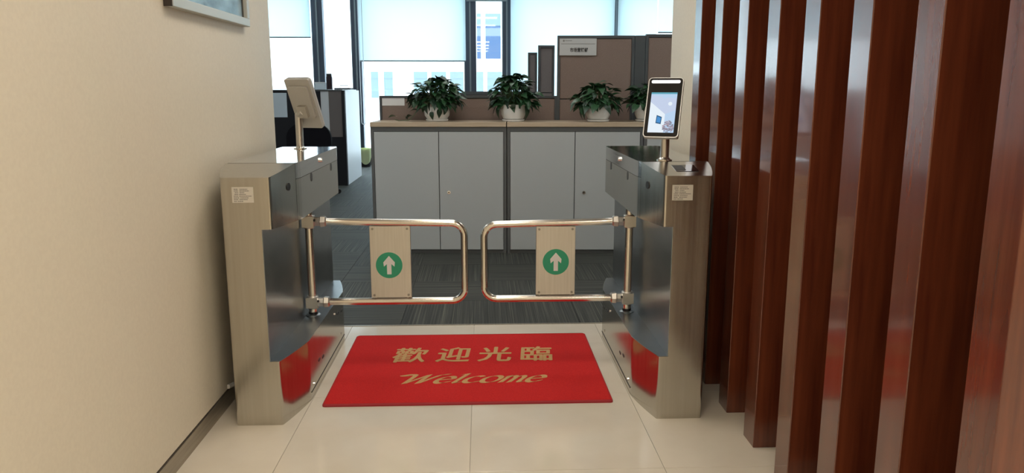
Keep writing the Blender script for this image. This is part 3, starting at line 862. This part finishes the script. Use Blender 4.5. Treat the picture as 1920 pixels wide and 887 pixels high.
def plant(x, y, label, seed, n, rx, rz_, zc, leaf, pot_round=False, front=(), up=.0, lean=0.0):
    rnd = random.Random(seed)
    t = thing('potted_plant', label, 'plant', OT(x, y, CH), (0, 0, OA), 'potted plants on the cabinets')
    if pot_round:
        prof = [(.055, .008), (.075, .012), (.098, .045), (.102, .075), (.095, .105), (.082, .128), (.085, .135), (.076, .135), (.070, .118)]
    else:
        prof = [(.072, .018), (.080, .022), (.094, .055), (.099, .085), (.100, .125), (.103, .130), (.095, .131), (.090, .115)]
    obj('pot', lathe(nb(), prof, 28), M_pot, t)
    obj('saucer', lathe(nb(), [(.078, 0), (.086, .003), (.090, .017), (.084, .018), (.080, .008)], 28), M_pot, t)
    obj('soil', lathe(nb(), [(.06, .10), (.080, .118), (.02, .122)], 20), M_soil, t)
    if not pot_round:
        for a in (-2.0, -1.05):
            obj('water_gauge', disc(nb(), (.1005 * math.cos(a), .1005 * math.sin(a), .108), (math.cos(a), math.sin(a), 0), .008, .004, 10), M_black, t)
    stems = nb()
    def add_leaf(p, az, pitch, L_, roll, kind):
        o = shared('leaf', LEAF[kind], t, p, (roll, -pitch, az), (L_, L_, L_))
        return o
    for k in range(n):
        az = rnd.uniform(0, 2 * PI)
        el = rnd.uniform(-.25, 1.0) * PI / 2 if k % 5 else rnd.uniform(-.5, .2)
        rr = rnd.uniform(.45, 1.0) ** .7
        px = math.cos(az) * math.cos(el) * rx * rr + lean * rr
        py = math.sin(az) * math.cos(el) * rx * .62 * rr
        pz = zc + math.sin(el) * rz_ * rr + rnd.uniform(-.01, .01)
        if py > .13: py = .13
        if pz < .09: pz = .09
        r2 = math.hypot(px, py)
        if pz < .14 and r2 < .125: px *= .13 / max(r2, .01); py = py * .13 / max(r2, .01)
        L_ = leaf * rnd.uniform(.7, 1.15)
        base = Vector((px, py, pz)) * 1.0
        add_leaf(base, az + rnd.uniform(-.6, .6), rnd.uniform(-.55, .45) + .35 * math.sin(el), L_, rnd.uniform(-.5, .5), rnd.choice((0, 0, 1, 2, 3)))
        if k % 2 == 0:
            a0 = Vector((math.cos(az) * .04, math.sin(az) * .04, .118)); mid = (a0 + base) / 2 + Vector((0, 0, .03))
            tube(stems, [a0, mid, base], .0028, 5)
    for (fx, fy, fz, az, pit, L_) in front:
        add_leaf((fx, fy, fz), az, pit, L_, 0, 3)
        tube(stems, [(fx * .4, -.05, .125), (fx * .8, fy * .95, max(fz + .02, .135)), (fx, fy, fz)], .0025, 5)
    obj('stems', stems, M_stem, t)
    return t, stems
def opx(px, y=.20):  # local x on the cabinet row for an image column
    yy = OR.y + y
    return ((px - 903.2) / FPX * yy * 1.02 - OR.x)
p1, _ = plant(.498, .20, 'bushy potted plant in a round white pot, leftmost on the cabinets, trailing a vine', 11, 250, .20, .155, .185, .080, True,
      front=((-.03, -.112, .075, -1.9, -1.2, .06), (.03, -.118, .095, -1.3, -1.2, .065), (-.075, -.09, .13, -2.3, -1.1, .07), (.075, -.09, .12, -.9, -1.2, .07)))
bm = nb()
vine = [(-.06, -.06, .13), (-.13, -.09, .12), (-.17, -.10, .05), (-.21, -.10, .012), (-.29, -.11, .008), (-.32, -.11, .016)]
tube(bm, vine, .003, 6)
obj('vine', bm, M_stem, p1)
for q, az, L_, k in (((-.31, -.11, .040), 2.6, .075, 0), ((-.24, -.10, .04), 1.2, .05, 3), ((-.15, -.10, .09), 3.4, .06, 2), ((-.19, -.10, .05), 2.4, .06, 3)):
    shared('leaf', LEAF[k], p1, q, (.3, -.2, az), (L_, L_, L_))
plant(1.105, .16, 'potted plant in the white pot standing over the gap between two cabinets', 23, 200, .175, .165, .19, .085, front=((0, -.112, .135, -1.6, -1.2, .055), (.10, -.07, .12, -.6, -1.0, .10), (-.11, -.05, .12, -2.6, -.9, .09)))
plant(1.77, .12, 'potted plant in a white pot in front of the tall sign partition', 37, 140, .165, .125, .17, .085, front=((-.11, -.06, .12, -2.5, -.9, .09), (-.13, -.03, .10, -2.9, -1.0, .08)), lean=-.01)
plant(2.16, .17, 'potted plant half hidden behind the lit face terminal', 41, 100, .13, .12, .17, .08)
